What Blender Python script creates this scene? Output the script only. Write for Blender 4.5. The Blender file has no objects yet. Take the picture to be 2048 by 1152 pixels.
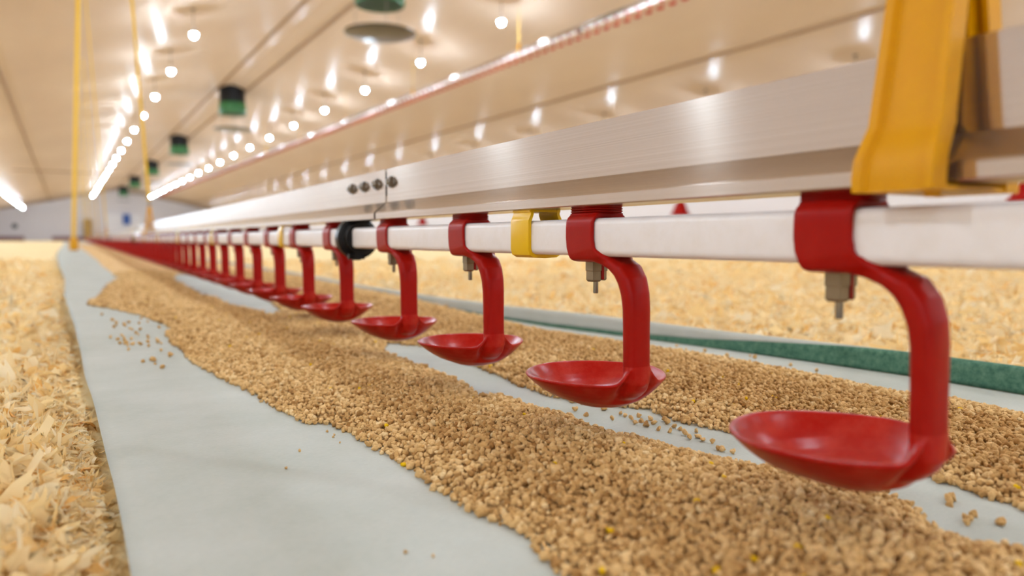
import bpy, math, random
import numpy as np
from mathutils import Vector, Matrix

random.seed(7)
rng = np.random.default_rng(11)
scene = bpy.context.scene
col = scene.collection
R = math.radians

# ------------------------------------------------------------------ camera
F_PX = 1479.0
EYE = 0.125                       # lens height above the chick paper
YAW, PITCH = R(31.07), math.atan((576 - 478) / F_PX)
cam_d = bpy.data.cameras.new('camera')
cam_d.sensor_width = 36.0
cam_d.lens = 36.0 * F_PX / 2048
cam_d.clip_start, cam_d.clip_end = 0.01, 200
cam_d.dof.use_dof = True
cam_d.dof.focus_distance = 0.47
cam_d.dof.aperture_fstop = 5.6
cam = bpy.data.objects.new('camera', cam_d)
col.objects.link(cam)
cam.location = (0, 0, EYE)
cam.rotation_euler = (math.pi / 2 - PITCH, 0, -YAW)
scene.camera = cam

# ------------------------------------------------------------------ world, exposure
world = bpy.data.worlds.new('world')
scene.world = world
world.use_nodes = True
world.node_tree.nodes['Background'].inputs[0].default_value = (0.9, 0.95, 1.0, 1)
world.node_tree.nodes['Background'].inputs[1].default_value = 0.3
scene.view_settings.view_transform = 'Standard'
scene.view_settings.look = 'None'
scene.view_settings.gamma = 1
scene.view_settings.exposure = 0.25
LAMP_STRENGTH = 1150.0

# ------------------------------------------------------------------ helpers
CAM_R = np.array(cam.rotation_euler.to_matrix())


def ground(px, py, h=0.0):
    """Where the sight line through a photo pixel meets the level z = h."""
    d = CAM_R @ np.array([(px - 1024) / F_PX, -(py - 576) / F_PX, -1.0])
    s = (h - EYE) / d[2]
    return (d[0] * s, d[1] * s)


def cam_xyz(x, y, z):
    p = np.stack([np.asarray(x, float), np.asarray(y, float), np.asarray(z, float) - EYE], -1) @ CAM_R
    return p[..., 0], p[..., 1], -p[..., 2]


def tag(o, label=None, cat=None, group=None, kind=None):
    for k, v in (('label', label), ('category', cat), ('group', group), ('kind', kind)):
        if v:
            o[k] = v
    return o


def empty(name, loc, rz=0.0):
    o = bpy.data.objects.new(name, None)
    o.empty_display_size = 0.02
    o.location = loc
    o.rotation_euler = (0, 0, rz)
    col.objects.link(o)
    return o


def copy_tree(o, parent=None):
    c = o.copy()
    col.objects.link(c)
    if parent is not None:
        c.parent = parent
    for ch in list(o.children):
        copy_tree(ch, c)
    return c


def brush_uv(o):
    me = o.data
    uv = me.uv_layers.new(name='brush')
    co = np.empty(len(me.vertices) * 3)
    me.vertices.foreach_get('co', co)
    co = co.reshape(-1, 3)
    li = np.empty(len(me.loops), np.int32)
    me.loops.foreach_get('vertex_index', li)
    d = np.stack([co[li, 1], co[li, 2] + co[li, 0] * 0.31], -1)
    uv.data.foreach_set('uv', d.ravel())


class MB:
    def __init__(s):
        s.v, s.f, s.m = [], [], []

    def add(s, vs, fs, mi=0):
        o = len(s.v)
        s.v += [tuple(map(float, p)) for p in vs]
        s.f += [tuple(i + o for i in f) for f in fs]
        s.m += [mi] * len(fs)

    def loft(s, rings, closed=True, caps=True, mi=0):
        n = len(rings[0])
        vs = [p for r in rings for p in r]
        fs = []
        for i in range(len(rings) - 1):
            for j in range(n if closed else n - 1):
                k = (j + 1) % n
                fs.append((i * n + j, i * n + k, (i + 1) * n + k, (i + 1) * n + j))
        if caps and closed:
            fs.append(tuple(reversed(range(n))))
            fs.append(tuple(range((len(rings) - 1) * n, len(rings) * n)))
        s.add(vs, fs, mi)

    def box(s, c, d, mi=0):
        x, y, z = c
        a, b, e = d[0] / 2, d[1] / 2, d[2] / 2
        vs = [(x + i * a, y + j * b, z + k * e) for i in (-1, 1) for j in (-1, 1) for k in (-1, 1)]
        s.add(vs, [(0, 1, 3, 2), (4, 6, 7, 5), (0, 4, 5, 1), (2, 3, 7, 6), (0, 2, 6, 4), (1, 5, 7, 3)], mi)

    def tube(s, pts, r, n=10, mi=0, caps=True):
        pts = [Vector(p) for p in pts]
        rings = []
        rr = r if isinstance(r, (list, tuple)) else [r] * len(pts)
        for i, p in enumerate(pts):
            t = (pts[min(i + 1, len(pts) - 1)] - pts[max(i - 1, 0)]).normalized()
            up = Vector((0, 0, 1)) if abs(t.z) < 0.9 else Vector((0, 1, 0))
            a = t.cross(up).normalized()
            b = a.cross(t).normalized()
            rings.append([p + rr[i] * (math.cos(q) * a + math.sin(q) * b) for q in [2 * math.pi * k / n for k in range(n)]])
        s.loft(rings, caps=caps, mi=mi)

    def lathe(s, prof, axis='z', n=32, c=(0, 0, 0), mi=0, a0=0.0):
        rings = []
        for r, h in prof:
            ring = []
            for k in range(n):
                q = a0 + 2 * math.pi * k / n
                p = (r * math.cos(q), r * math.sin(q))
                v = {'z': (p[0], p[1], h), 'y': (p[0], h, p[1]), 'x': (h, p[0], p[1])}[axis]
                ring.append((v[0] + c[0], v[1] + c[1], v[2] + c[2]))
            rings.append(ring)
        s.loft(rings, caps=True, mi=mi)

    def build(s, name, mats, parent=None, smooth=38, loc=None):
        me = bpy.data.meshes.new(name)
        me.from_pydata(s.v, [], s.f)
        for m in (mats if isinstance(mats, (list, tuple)) else [mats]):
            me.materials.append(m)
        me.polygons.foreach_set('material_index', s.m)
        fix_normals(me)
        if smooth:
            me.shade_smooth()
            me.set_sharp_from_angle(angle=R(smooth))
        o = bpy.data.objects.new(name, me)
        col.objects.link(o)
        if parent is not None:
            o.parent = parent
        if loc is not None:
            o.location = loc
        return o


def fix_normals(me):
    import bmesh
    b = bmesh.new()
    b.from_mesh(me)
    bmesh.ops.recalc_face_normals(b, faces=b.faces)
    b.to_mesh(me)
    b.free()


def mesh_np(name, verts, faces, mats, parent=None, smooth=False, attr=None):
    """Large meshes straight from arrays; faces all triangles or all quads."""
    me = bpy.data.meshes.new(name)
    nf, k = faces.shape
    me.vertices.add(len(verts))
    me.vertices.foreach_set('co', np.ascontiguousarray(verts, np.float32).ravel())
    me.loops.add(nf * k)
    me.loops.foreach_set('vertex_index', np.ascontiguousarray(faces, np.int32).ravel())
    me.polygons.add(nf)
    me.polygons.foreach_set('loop_start', np.arange(0, nf * k, k, dtype=np.int32))
    if smooth:
        me.polygons.foreach_set('use_smooth', np.ones(nf, bool))
    for m in (mats if isinstance(mats, (list, tuple)) else [mats]):
        me.materials.append(m)
    if attr:
        for an, data in attr.items():
            a = me.attributes.new(an, 'FLOAT', 'POINT')
            a.data.foreach_set('value', np.ascontiguousarray(data, np.float32))
    me.update(calc_edges=True)
    me.validate()
    o = bpy.data.objects.new(name, me)
    col.objects.link(o)
    if parent is not None:
        o.parent = parent
    return o


# ------------------------------------------------------------------ materials
def srgb(r, g, b):
    return tuple((c / 255 / 12.92 if c / 255 <= 0.04045 else ((c / 255 + 0.055) / 1.055) ** 2.4) for c in (r, g, b)) + (1,)


class NT:
    def __init__(s, name):
        s.m = bpy.data.materials.new(name)
        s.m.use_nodes = True
        s.t = s.m.node_tree
        s.b = s.t.nodes['Principled BSDF']

    def n(s, ty, **kw):
        nd = s.t.nodes.new(ty)
        for k, v in kw.items():
            if k in nd.inputs:
                nd.inputs[k].default_value = v
            else:
                setattr(nd, k, v)
        return nd

    def l(s, a, b):
        s.t.links.new(a, b)

    def set(s, **kw):
        for k, v in kw.items():
            s.b.inputs[k.replace('_', ' ')].default_value = v
        return s

    def coords(s, scale=(1, 1, 1)):
        tc = s.n('ShaderNodeTexCoord')
        mp = s.n('ShaderNodeMapping')
        mp.inputs['Scale'].default_value = scale
        s.l(tc.outputs['Object'], mp.inputs['Vector'])
        return mp.outputs[0]

    def noise(s, scale, detail=3, rough=0.5, vec=None):
        nz = s.n('ShaderNodeTexNoise')
        nz.inputs['Scale'].default_value = scale
        nz.inputs['Detail'].default_value = detail
        nz.inputs['Roughness'].default_value = rough
        if vec is not None:
            s.l(vec, nz.inputs['Vector'])
        return nz.outputs['Fac']

    def ramp(s, fac, stops):
        r = s.n('ShaderNodeValToRGB')
        e = r.color_ramp.elements
        while len(e) < len(stops):
            e.new(0.5)
        for i, (p, c) in enumerate(stops):
            e[i].position = p
            e[i].color = c
        s.l(fac, r.inputs[0])
        return r.outputs[0]

    def bump(s, h, strength=0.3, dist=0.001):
        b = s.n('ShaderNodeBump')
        b.inputs['Strength'].default_value = strength
        b.inputs['Distance'].default_value = dist
        s.l(h, b.inputs['Height'])
        s.l(b.outputs[0], s.b.inputs['Normal'])
        return b


def plastic(name, c, rough=0.35, dust=None, sss=0.0, bump=0.1, spec=0.5):
    t = NT(name)
    t.b.inputs['Specular IOR Level'].default_value = spec
    t.set(Base_Color=c, Roughness=rough)
    if dust:
        v = t.coords()
        f = t.noise(90, 6, 0.65, v)
        k = t.ramp(f, [(0.42, c), (0.78, dust)])
        t.l(k, t.b.inputs['Base Color'])
        g = t.noise(900, 3, 0.6, v)
        t.bump(g, bump, 0.0004)
    if sss:
        t.b.inputs['Subsurface Weight'].default_value = sss
        t.b.inputs['Subsurface Radius'].default_value = (0.004, 0.0015, 0.001)
        t.b.inputs['Subsurface Scale'].default_value = 1.0
    return t.m


RED = plastic('red_plastic', srgb(152, 10, 2), 0.33, srgb(158, 20, 10), bump=0.12, spec=0.14)
RED_DUSTY = plastic('red_plastic_cup', srgb(164, 14, 5), 0.28, srgb(182, 52, 38), bump=0.12, spec=0.2)
YELLOW = plastic('yellow_plastic', srgb(212, 148, 0), 0.32, srgb(216, 154, 2), bump=0.06, spec=0.3)
WHITE = plastic('white_pvc', srgb(234, 227, 228), 0.32, srgb(228, 219, 216), bump=0.03)
BLACK = plastic('black_rubber', srgb(14, 13, 15), 0.4, spec=0.25)
DARK = plastic('dark_grey_plastic', srgb(30, 30, 30), 0.5)
LEMON = plastic('lemon_yellow_plastic', srgb(228, 180, 0), 0.3, srgb(230, 184, 4), bump=0.05, spec=0.3)
GREEN = plastic('green_plastic', srgb(20, 92, 26), 0.45)
BROWN = plastic('brown_disc', srgb(50, 38, 30), 0.3)
CORD = plastic('yellow_cord', srgb(226, 180, 40), 0.7)
BLUE = plastic('blue_plastic', srgb(50, 90, 170), 0.5)
STEEL = NT('steel').set(Base_Color=srgb(150, 146, 140), Metallic=1.0, Roughness=0.28).m
DARKSTEEL = NT('dark_steel').set(Base_Color=srgb(60, 58, 56), Metallic=0.8, Roughness=0.4).m
BRASSY = NT('nipple_metal').set(Base_Color=srgb(136, 122, 100), Metallic=0.8, Roughness=0.4).m


def mat_alu():
    t = NT('brushed_aluminium')
    v = t.coords((1, 0.25, 900))
    f = t.noise(1.6, 4, 0.6, v)
    c = t.ramp(f, [(0.3, srgb(186, 174, 165)), (0.7, srgb(206, 195, 186))])
    t.l(c, t.b.inputs['Base Color'])
    t.set(Metallic=0.9, Roughness=0.17, Anisotropic=1.0, Anisotropic_Rotation=0.25)
    tg = t.n('ShaderNodeTangent')
    tg.direction_type = 'UV_MAP'
    tg.uv_map = 'brush'
    t.l(tg.outputs[0], t.b.inputs['Tangent'])
    t.bump(f, 0.08, 0.0003)
    return t.m


ALU = mat_alu()


def mat_ceiling():
    t = NT('glossy_ceiling_sheet')
    v = t.coords((1, 0.35, 1))
    c = t.ramp(t.noise(0.8, 4, 0.6, v), [(0.3, srgb(190, 168, 152)), (0.7, srgb(200, 179, 163))])
    t.l(c, t.b.inputs['Base Color'])
    t.set(Roughness=0.36)
    t.b.inputs['Specular IOR Level'].default_value = 0.06
    h = t.noise(2.2, 2, 0.5, v)
    bp = t.bump(h, 0.25, 0.02)
    df, gl, mx = t.n('ShaderNodeBsdfDiffuse'), t.n('ShaderNodeBsdfGlossy'), t.n('ShaderNodeMixShader')
    t.l(c, df.inputs['Color'])
    gl.inputs['Roughness'].default_value = 0.3
    t.l(bp.outputs[0], gl.inputs['Normal'])
    mx.inputs[0].default_value = 0.06
    t.l(df.outputs[0], mx.inputs[1])
    t.l(gl.outputs[0], mx.inputs[2])
    t.l(mx.outputs[0], t.t.nodes['Material Output'].inputs[0])
    return t.m


CEIL = mat_ceiling()
SEAM = plastic('ceiling_seam', srgb(150, 122, 98), 0.7, spec=0.1)
WALL = plastic('wall_panel', srgb(226, 218, 220), 0.45, srgb(205, 195, 196))
WALLBASE = plastic('wall_base_panel', srgb(150, 112, 112), 0.6)
CONCRETE = plastic('concrete_floor', srgb(170, 150, 120), 0.9)


def mat_paper():
    t = NT('chick_paper')
    v = t.coords((1, 1, 1))
    f = t.noise(9, 5, 0.6, v)
    c = t.ramp(f, [(0.3, srgb(180, 182, 171)), (0.7, srgb(200, 200, 192))])
    fib = t.noise(240, 4, 0.7, t.coords((1.0, 3.0, 1)))
    mx = t.n('ShaderNodeMixRGB', blend_type='MULTIPLY')
    mx.inputs[0].default_value = 0.24
    t.l(c, mx.inputs[1])
    t.l(fib, mx.inputs[2])
    t.l(mx.outputs[0], t.b.inputs['Base Color'])
    t.set(Roughness=0.75)
    t.b.inputs['Specular IOR Level'].default_value = 0.3
    t.bump(fib, 0.35, 0.0004)
    return t.m


PAPER = mat_paper()


def mat_green_paper():
    t = NT('green_paper_underside')
    c = t.ramp(t.noise(160, 5, 0.7, t.coords()), [(0.35, srgb(44, 92, 72)), (0.7, srgb(96, 136, 112))])
    t.l(c, t.b.inputs['Base Color'])
    t.set(Roughness=0.8)
    return t.m


GREENPAPER = mat_green_paper()


def mat_feed():
    t = NT('feed_crumbs')
    a = t.n('ShaderNodeAttribute', attribute_name='tint')
    c = t.ramp(a.outputs['Fac'], [(0.0, srgb(170, 124, 70)), (0.35, srgb(212, 168, 108)), (0.7, srgb(236, 196, 138)),
                                  (0.955, srgb(240, 208, 156)), (0.972, srgb(238, 190, 30)), (1.0, srgb(244, 196, 20))])
    n = t.noise(700, 3, 0.6, t.coords())
    mx = t.n('ShaderNodeMixRGB', blend_type='MULTIPLY')
    mx.inputs[0].default_value = 0.35
    k = t.ramp(n, [(0.3, (0.62, 0.58, 0.52, 1)), (0.62, (1, 1, 1, 1))])
    t.l(c, mx.inputs[1])
    t.l(k, mx.inputs[2])
    t.l(mx.outputs[0], t.b.inputs['Base Color'])
    t.set(Roughness=0.85)
    t.b.inputs['Specular IOR Level'].default_value = 0.2
    t.bump(n, 0.9, 0.0008)
    return t.m


FEED = mat_feed()


def mat_shaving():
    t = NT('wood_shavings')
    a = t.n('ShaderNodeAttribute', attribute_name='tint')
    c = t.ramp(a.outputs['Fac'], [(0.0, srgb(246, 194, 114)), (0.3, srgb(255, 224, 160)), (0.65, srgb(255, 233, 186)), (1.0, srgb(255, 242, 212))])
    n = t.noise(60, 4, 0.6, t.coords())
    mx = t.n('ShaderNodeMixRGB', blend_type='MULTIPLY')
    mx.inputs[0].default_value = 0.4
    k = t.ramp(n, [(0.3, (0.9, 0.82, 0.68, 1)), (0.65, (1, 1, 1, 1))])
    t.l(c, mx.inputs[1])
    t.l(k, mx.inputs[2])
    t.l(mx.outputs[0], t.b.inputs['Base Color'])
    t.set(Roughness=0.7)
    t.b.inputs['Specular IOR Level'].default_value = 0.25
    tr = t.n('ShaderNodeBsdfTranslucent')
    t.l(mx.outputs[0], tr.inputs[0])
    ms = t.n('ShaderNodeMixShader')
    ms.inputs[0].default_value = 0.35
    out = t.t.nodes['Material Output']
    t.l(t.b.outputs[0], ms.inputs[1])
    t.l(tr.outputs[0], ms.inputs[2])
    t.l(ms.outputs[0], out.inputs[0])
    return t.m


SHAVE = mat_shaving()


def mat_litter():
    t = NT('litter_bed')
    v = t.coords()
    n1 = t.noise(26, 5, 0.65, v)
    n2 = t.noise(1.1, 3, 0.5, v)
    c = t.ramp(n1, [(0.3, srgb(238, 198, 132)), (0.5, srgb(250, 222, 164)), (0.72, srgb(255, 238, 196))])
    k = t.ramp(n2, [(0.3, (0.92, 0.88, 0.82, 1)), (0.7, (1, 1, 1, 1))])
    mx = t.n('ShaderNodeMixRGB', blend_type='MULTIPLY')
    mx.inputs[0].default_value = 1.0
    t.l(c, mx.inputs[1])
    t.l(k, mx.inputs[2])
    t.l(mx.outputs[0], t.b.inputs['Base Color'])
    t.set(Roughness=0.9)
    t.bump(n1, 0.45, 0.012)
    return t.m


LITTER = mat_litter()


def emit(name, c, s):
    t = NT(name)
    t.set(Base_Color=(0.9, 0.9, 0.9, 1), Roughness=0.3)
    t.b.inputs['Emission Color'].default_value = c
    t.b.inputs['Emission Strength'].default_value = s
    return t.m


BULB = emit('lamp_glow', (0.69, 0.855, 1.0, 1), LAMP_STRENGTH)

# ------------------------------------------------------------------ the house
X_L, X_R, X_RIDGE = -4.15, 10.55, 3.2
Y_B, Y_F = -14.0, 57.0
Z_RIDGE, SLOPE = 3.475, 0.225


def ceil_z(x):
    return Z_RIDGE - SLOPE * abs(x - X_RIDGE)


b = MB()
b.box(((X_L + X_R) / 2, (Y_B + Y_F) / 2, -0.09), (X_R - X_L, Y_F - Y_B, 0.1))
tag(b.build('floor', CONCRETE, smooth=0), kind='structure')
th = 0.06
b = MB()
for sgn, xe in ((-1, X_L), (1, X_R)):
    x0, x1 = X_RIDGE, xe + sgn * 0.1
    z0, z1 = Z_RIDGE, ceil_z(x1)
    ring = lambda y: [(x0, y, z0), (x1, y, z1), (x1, y, z1 + th), (x0, y, z0 + th)]
    b.loft([ring(Y_B), ring(Y_F)])
tag(b.build('ceiling', CEIL, smooth=0), kind='structure')
for nm, x in (('wall_left', X_L - 0.05), ('wall_right', X_R + 0.05)):
    b = MB()
    b.box((x, (Y_B + Y_F) / 2, (ceil_z(x) - 0.04) / 2), (0.1, Y_F - Y_B, ceil_z(x) + 0.04))
    tag(b.build(nm, WALL, smooth=0), kind='structure')
for nm, y in (('wall_far', Y_F), ('wall_back', Y_B - 0.1)):
    b = MB()
    ring = lambda yy: [(X_L - .1, yy, -0.04), (X_R + .1, yy, -0.04), (X_R + .1, yy, ceil_z(X_R) + .03), (X_RIDGE, yy, Z_RIDGE + 0.05), (X_L - .1, yy, ceil_z(X_L) + .03)]
    b.loft([ring(y), ring(y + 0.1)])
    tag(b.build(nm, WALL, smooth=0), kind='structure')
for nm, x in (('baseboard_left', X_L + 0.02), ('baseboard_right', X_R - 0.02)):
    b = MB()
    b.box((x, (Y_B + Y_F) / 2, 0.13), (0.03, Y_F - Y_B - 0.1, 0.3))
    tag(b.build(nm, WALLBASE, smooth=0), kind='structure')
b = MB()
b.box(((X_L + X_R) / 2, Y_F - 0.03, 0.14), (X_R - X_L - 0.1, 0.04, 0.34))
tag(b.build('baseboard_far', WALLBASE, smooth=0), kind='structure')
# joint strips running the length of the ceiling
for i, (x, w) in enumerate(((-0.75, 0.05), (7.4, 0.06), (2.95, 0.05), (3.55, 0.06), (9.2, 0.04))):
    b = MB()
    z = ceil_z(x) - 0.012
    ring = lambda y: [(x - w / 2, y, z - 0.008), (x + w / 2, y, z - 0.008), (x + w / 2, y, z + 0.02), (x - w / 2, y, z + 0.02)]
    b.loft([ring(Y_B + .05), ring(Y_F - .05)])
    tag(b.build('trim_%d' % (i + 1), SEAM, smooth=0), kind='structure')


# ------------------------------------------------------------------ ceiling lamps
def make_lamp():
    root = empty('ceiling_lamp', (0, 0, 0))
    b = MB()
    r = 0.036
    b.lathe([(0.001, -r)] + [(r * math.cos(a), r * math.sin(a)) for a in [R(x) for x in range(-70, 40, 20)]] + [(0.02, r * 0.7)], n=12)
    b.build('bulb', BULB, root)
    b = MB()
    b.lathe([(0.03, r * 0.55), (0.047, r * 0.35), (0.045, r * 0.6), (0.03, r + 0.004), (0.019, r + 0.012), (0.019, r + 0.05), (0.012, r + 0.062), (0.004, r + 0.07)], n=12)  # socket with an added flared cap that keeps bulb light off the ceiling
    b.build('socket_shade', WHITE, root)
    b = MB()
    b.tube([(0, 0, r + 0.065), (0, 0, 0.33)], 0.004, 6)
    b.lathe([(0.03, 0.322), (0.03, 0.335)], n=10)
    b.build('cord', DARK, root)
    return root


lamp = make_lamp()
rows = [('row just right of the ridge', 4.72), ('row just left of the ridge', 1.52),
        ('row by the left side wall', -2.08), ('row by the right eave', 8.25)]
first = True
dim = emit('dimmed_lamp_glow', (0.69, 0.855, 1.0, 1), LAMP_STRENGTH * 0.6)
dim_mesh = lamp.children[0].data.copy()
dim_mesh.materials[0] = dim
for rn, rx in rows:
    for k in range(-8, 19):
        o = lamp if first else copy_tree(lamp)
        first = False
        y = 8.09 + 2.44 * k
        o.location = (rx, y, ceil_z(rx) - 0.33)
        if rx > 8:
            for c in o.children:
                if c.name.startswith('bulb'):
                    c.data = dim_mesh
        tag(o, 'glowing white bulb on a short cord, ' + rn, 'ceiling lamp', 'bulbs in the ' + rn)


# ------------------------------------------------------------------ ventilation chimneys and their discs
def make_chimney():
    root = empty('ventilation_chimney', (0, 0, 0))
    b = MB()
    b.lathe([(0.25, 0.24), (0.27, 0.24), (0.27, 0.68), (0.25, 0.68)], n=32)
    b.build('chimney_tube', BLACK, root)
    b = MB()
    b.lathe([(0.285, 0.0), (0.295, 0.02), (0.28, 0.25), (0.262, 0.25), (0.262, 0.02), (0.27, 0.0)], n=32)
    b.build('inlet_collar', GREEN, root)
    b = MB()
    b.lathe([(0.001, 0.12), (0.26, 0.12), (0.26, 0.14), (0.001, 0.14)], n=24)
    b.build('damper_plate', BLACK, root)
    return root


def make_disc():
    root = empty('deflector_disc', (0, 0, 0))
    b = MB()
    b.lathe([(0.001, 0.0), (0.36, 0.012), (0.42, 0.03), (0.42, 0.04), (0.36, 0.03), (0.001, 0.02)], n=40)
    b.build('disc_plate', BROWN, root)
    for k in range(3):
        a = k * 2.094 + 0.4
        b = MB()
        b.tube([(0.3 * math.cos(a), 0.3 * math.sin(a), 0.02), (0.3 * math.cos(a), 0.3 * math.sin(a), 0.34)], 0.004, 6)
        b.build('hanger_rod', STEEL, root)
    return root


ch, di = make_chimney(), make_disc()
nth = ['nearest', 'second', 'third', 'fourth', 'fifth', 'sixth']
for k in range(6):
    y = 8.42 + 8.95 * k
    c = ch if k == 0 else copy_tree(ch)
    d = di if k == 0 else copy_tree(di)
    c.location = (X_RIDGE + 0.06, y, 2.86)
    d.location = (X_RIDGE + 0.06, y, 2.51)
    tag(c, 'black ventilation chimney with green collar under the ridge, %s along the house' % nth[k], 'chimney', 'ventilation chimneys along the ridge')
    tag(d, 'brown round deflector disc below the %s ventilation chimney' % nth[k], 'deflector disc', 'round discs under the chimneys')

# ------------------------------------------------------------------ drinking line: frame of reference
DELTA = R(0.75)
NV = Vector((math.cos(DELTA), -math.sin(DELTA), 0))
DV = Vector((math.sin(DELTA), math.cos(DELTA), 0))
X0, ZP = 0.267, EYE + 0.001      # pipe axis: sideways distance, height
SP = 0.165
mm = 0.001


def on_line(t, z=0.0, n=0.0):
    return NV * (X0 + n) + DV * t + Vector((0, 0, z))


def interp(x, xs, ys):
    return float(np.interp(x, xs, ys))


# ---- one drinker; local axes: x across the line (away from the lens), y along it, z up from the pipe axis
def make_drinker():
    root = empty('nipple_drinker', (0, 0, 0))
    # saddle clip round the pipe
    b = MB()
    out = [(-9.4, 13.6), (-11.6, 12.2), (-13.0, 9.6), (-13.3, 6.5), (-13.3, 0), (-13.3, -6.5), (-13.3, -11.0), (-12.5, -13.4), (-9.4, -14.5), (-4, -14.6), (0, -14.8)]
    inn = [(-8.6, 11.4), (-9.9, 10.6), (-11.0, 8.8), (-11.15, 6.0), (-11.15, 0), (-11.15, -6.0), (-10.8, -8.4), (-9.6, -10.2), (-7.6, -11.1), (-4, -11.2), (0, -11.2)]
    out = out + [(-x, z) for x, z in out[-2::-1]]
    inn = inn + [(-x, z) for x, z in inn[-2::-1]]
    hs = [-15, -14, -12.4, -9.8, -6.5, 0, 14]
    tn = [-25, -24, -21, -17.5, -14.8, -13.6, -13.6]
    tf = [9.0, 9.2, 10.2, 11.6, 12.8, 13.6, 13.6]
    rings = []
    for (ox, oz), (ix, iz) in zip(out, inn):
        a, c = interp(oz, hs, tn), interp(oz, hs, tf)
        sq = 1.0 if a > -16 else 1 - 0.25 * min(1, (-16 - a) / 9)
        ring = [(ox * sq, a, oz), (ox * sq * 1.0, a + 0.8, oz * 1.0), (ox, c - 0.6, oz), (ox * 0.985, c, oz * 0.985), (ix, c, iz), (ix * sq, a, iz)]
        rings.append([(p[0] * mm, p[1] * mm, p[2] * mm) for p in ring])
    b.loft(rings)
    # ribbed neck between clip and rail
    zz = [11.2, 13.4, 14.2, 14.2, 14.9, 14.9, 15.6, 15.6, 16.3, 16.3, 17.0, 17.0, 17.7, 18.2]
    ww = [10.2, 9.6, 9.3, 8.6, 8.6, 9.3, 9.3, 8.6, 8.6, 9.3, 9.3, 8.6, 8.6, 9.2]
    rings = []
    for z, w in zip(zz, ww):
        rings.append([(sx * w * mm, sy * 13.3 * mm, z * mm) for sx, sy in ((-1, -1), (1, -1), (1, 1), (-1, 1))])
    b.loft(rings)
    b.build('saddle_clip', RED, root, smooth=32)
    # swan-neck arm
    b = MB()
    path = [(-9, -12.9, 10.8, 1.7), (-17, -13.9, 10.3, 2.7), (-24, -15.6, 9.8, 4.0), (-30, -19.0, 9.3, 5.3), (-34.2, -24.6, 8.9, 5.6), (-36.8, -32, 8.6, 5.3),
            (-37.8, -40, 8.4, 5.0), (-38, -52, 8.2, 4.9), (-38.2, -64, 8.2, 4.8), (-38.5, -76, 8.2, 4.9), (-38.3, -80.5, 8.2, 4.9), (-36.9, -84.2, 8.2, 4.5), (-34.2, -87.2, 8.0, 3.9),
            (-30.5, -89.6, 7.6, 3.2), (-25.5, -92.0, 6.6, 2.4), (-19, -94.0, 4.4, 1.2)]
    rings = []
    for i, (y, z, w, d) in enumerate(path):
        p0, p1 = path[max(i - 1, 0)], path[min(i + 1, len(path) - 1)]
        ty, tz = p1[0] - p0[0], p1[1] - p0[1]
        ln = math.hypot(ty, tz)
        ny, nz = tz / ln, -ty / ln
        ring = []
        for k in range(28):
            q = 2 * math.pi * k / 28
            c, s = math.cos(q), math.sin(q)
            e = 2 / 2.7
            u = w * math.copysign(abs(c) ** e, c)
            v = d * math.copysign(abs(s) ** e, s)
            ring.append((u * mm, (y + v * ny) * mm, (z + v * nz) * mm))
        rings.append(ring)
    b.loft(rings)
    # round mould mark near the foot of the arm
    b.lathe([(3.4 * mm, 0), (3.4 * mm, 0.35 * mm), (2.7 * mm, 0.35 * mm), (2.7 * mm, 0)], axis='y', n=20, c=(1 * mm, -43.35 * mm, -80 * mm))
    b.build('swan_neck_arm', RED, root, smooth=50)
    # drip cup
    b = MB()
    NA = 72
    RO = [0, 8, 16, 24, 30, 34.5, 38, 40.5, 42]
    prof = [('o', r) for r in RO] + [(42.5, 0.9), (42.0, 1.6), (40.6, 1.7), (39.8, 1.0)] + [('i', r) for r in (39, 37, 34, 30, 24, 16, 8, 0)]

    def rim(q):
        c, s_ = abs(math.cos(q)), abs(math.sin(q))
        lo, hi = 0.8, 1.3
        for _ in range(24):
            m_ = (lo + hi) / 2
            if (m_ * c / 1.01) ** 1.95 + (m_ * s_ / 1.035) ** 1.8 > 1:
                hi = m_
            else:
                lo = m_
        return m_

    rings = []
    for kind, r_i in prof:
        ring = []
        for k in range(NA):
            q = 2 * math.pi * k / NA
            cx, cy = math.cos(q), math.sin(q)
            p = 2.1 + 1.5 * cy * cy
            if kind == 'o':
                r, z = r_i, -17.6 * (1 - (r_i / 42.0) ** p)
            elif kind == 'i':
                r, z = r_i, 1.0 - 15.6 * (1 - (r_i / 39.8) ** p)
            else:
                r, z = kind, r_i
            w = r / 42.0
            rad = r * (1 - w + w * rim(q))
            if cy < 0:
                xx = abs(rad * cx)
                rad *= 1 - 0.022 * w * max(0.0, 1 - max(0.0, xx - 7) / 7) ** 1.2
            lift = 0.0
            if r > 30 and cy < 0:
                x = abs(rad * cx)
                if x < 18:
                    lift = (1 - max(0, x - 8.0) / 10.0) ** 2.6 * 8.5 * min(1, (r - 30) / 8)
            tip = 0.5 * abs(cx) ** 6 * w
            ring.append((rad * cx * mm, rad * cy * mm, (z + lift + tip - 82.6) * mm))
        rings.append(ring)
    b.loft(rings, caps=False)
    b.build('drip_cup', RED_DUSTY, root, smooth=60)
    # nipple valve with its pin
    b = MB()
    def block(x0, x1, y0, y1, z0, z1, ch=0.8):
        rs = []
        for z, k in ((z0, ch), (z0 + ch * 1.4, 0), (z1, 0)):
            rs.append([((x0 + k) * mm, (y0 + k) * mm, z * mm), ((x1 - k) * mm, (y0 + k) * mm, z * mm), ((x1 - k) * mm, (y1 - k) * mm, z * mm), ((x0 + k) * mm, (y1 - k) * mm, z * mm)])
        b.loft(rs)
    block(-4.6, 1.6, -3.4, 3.4, -26.5, -10)
    block(3.2, 5.6, -3.2, 3.2, -25.8, -10, 0.6)
    block(-4.9, 5.9, -3.7, 3.7, -20.2, -10, 0.3)
    nip = b.build('nipple_valve', BRASSY, root, smooth=30)
    b = MB()
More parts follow.
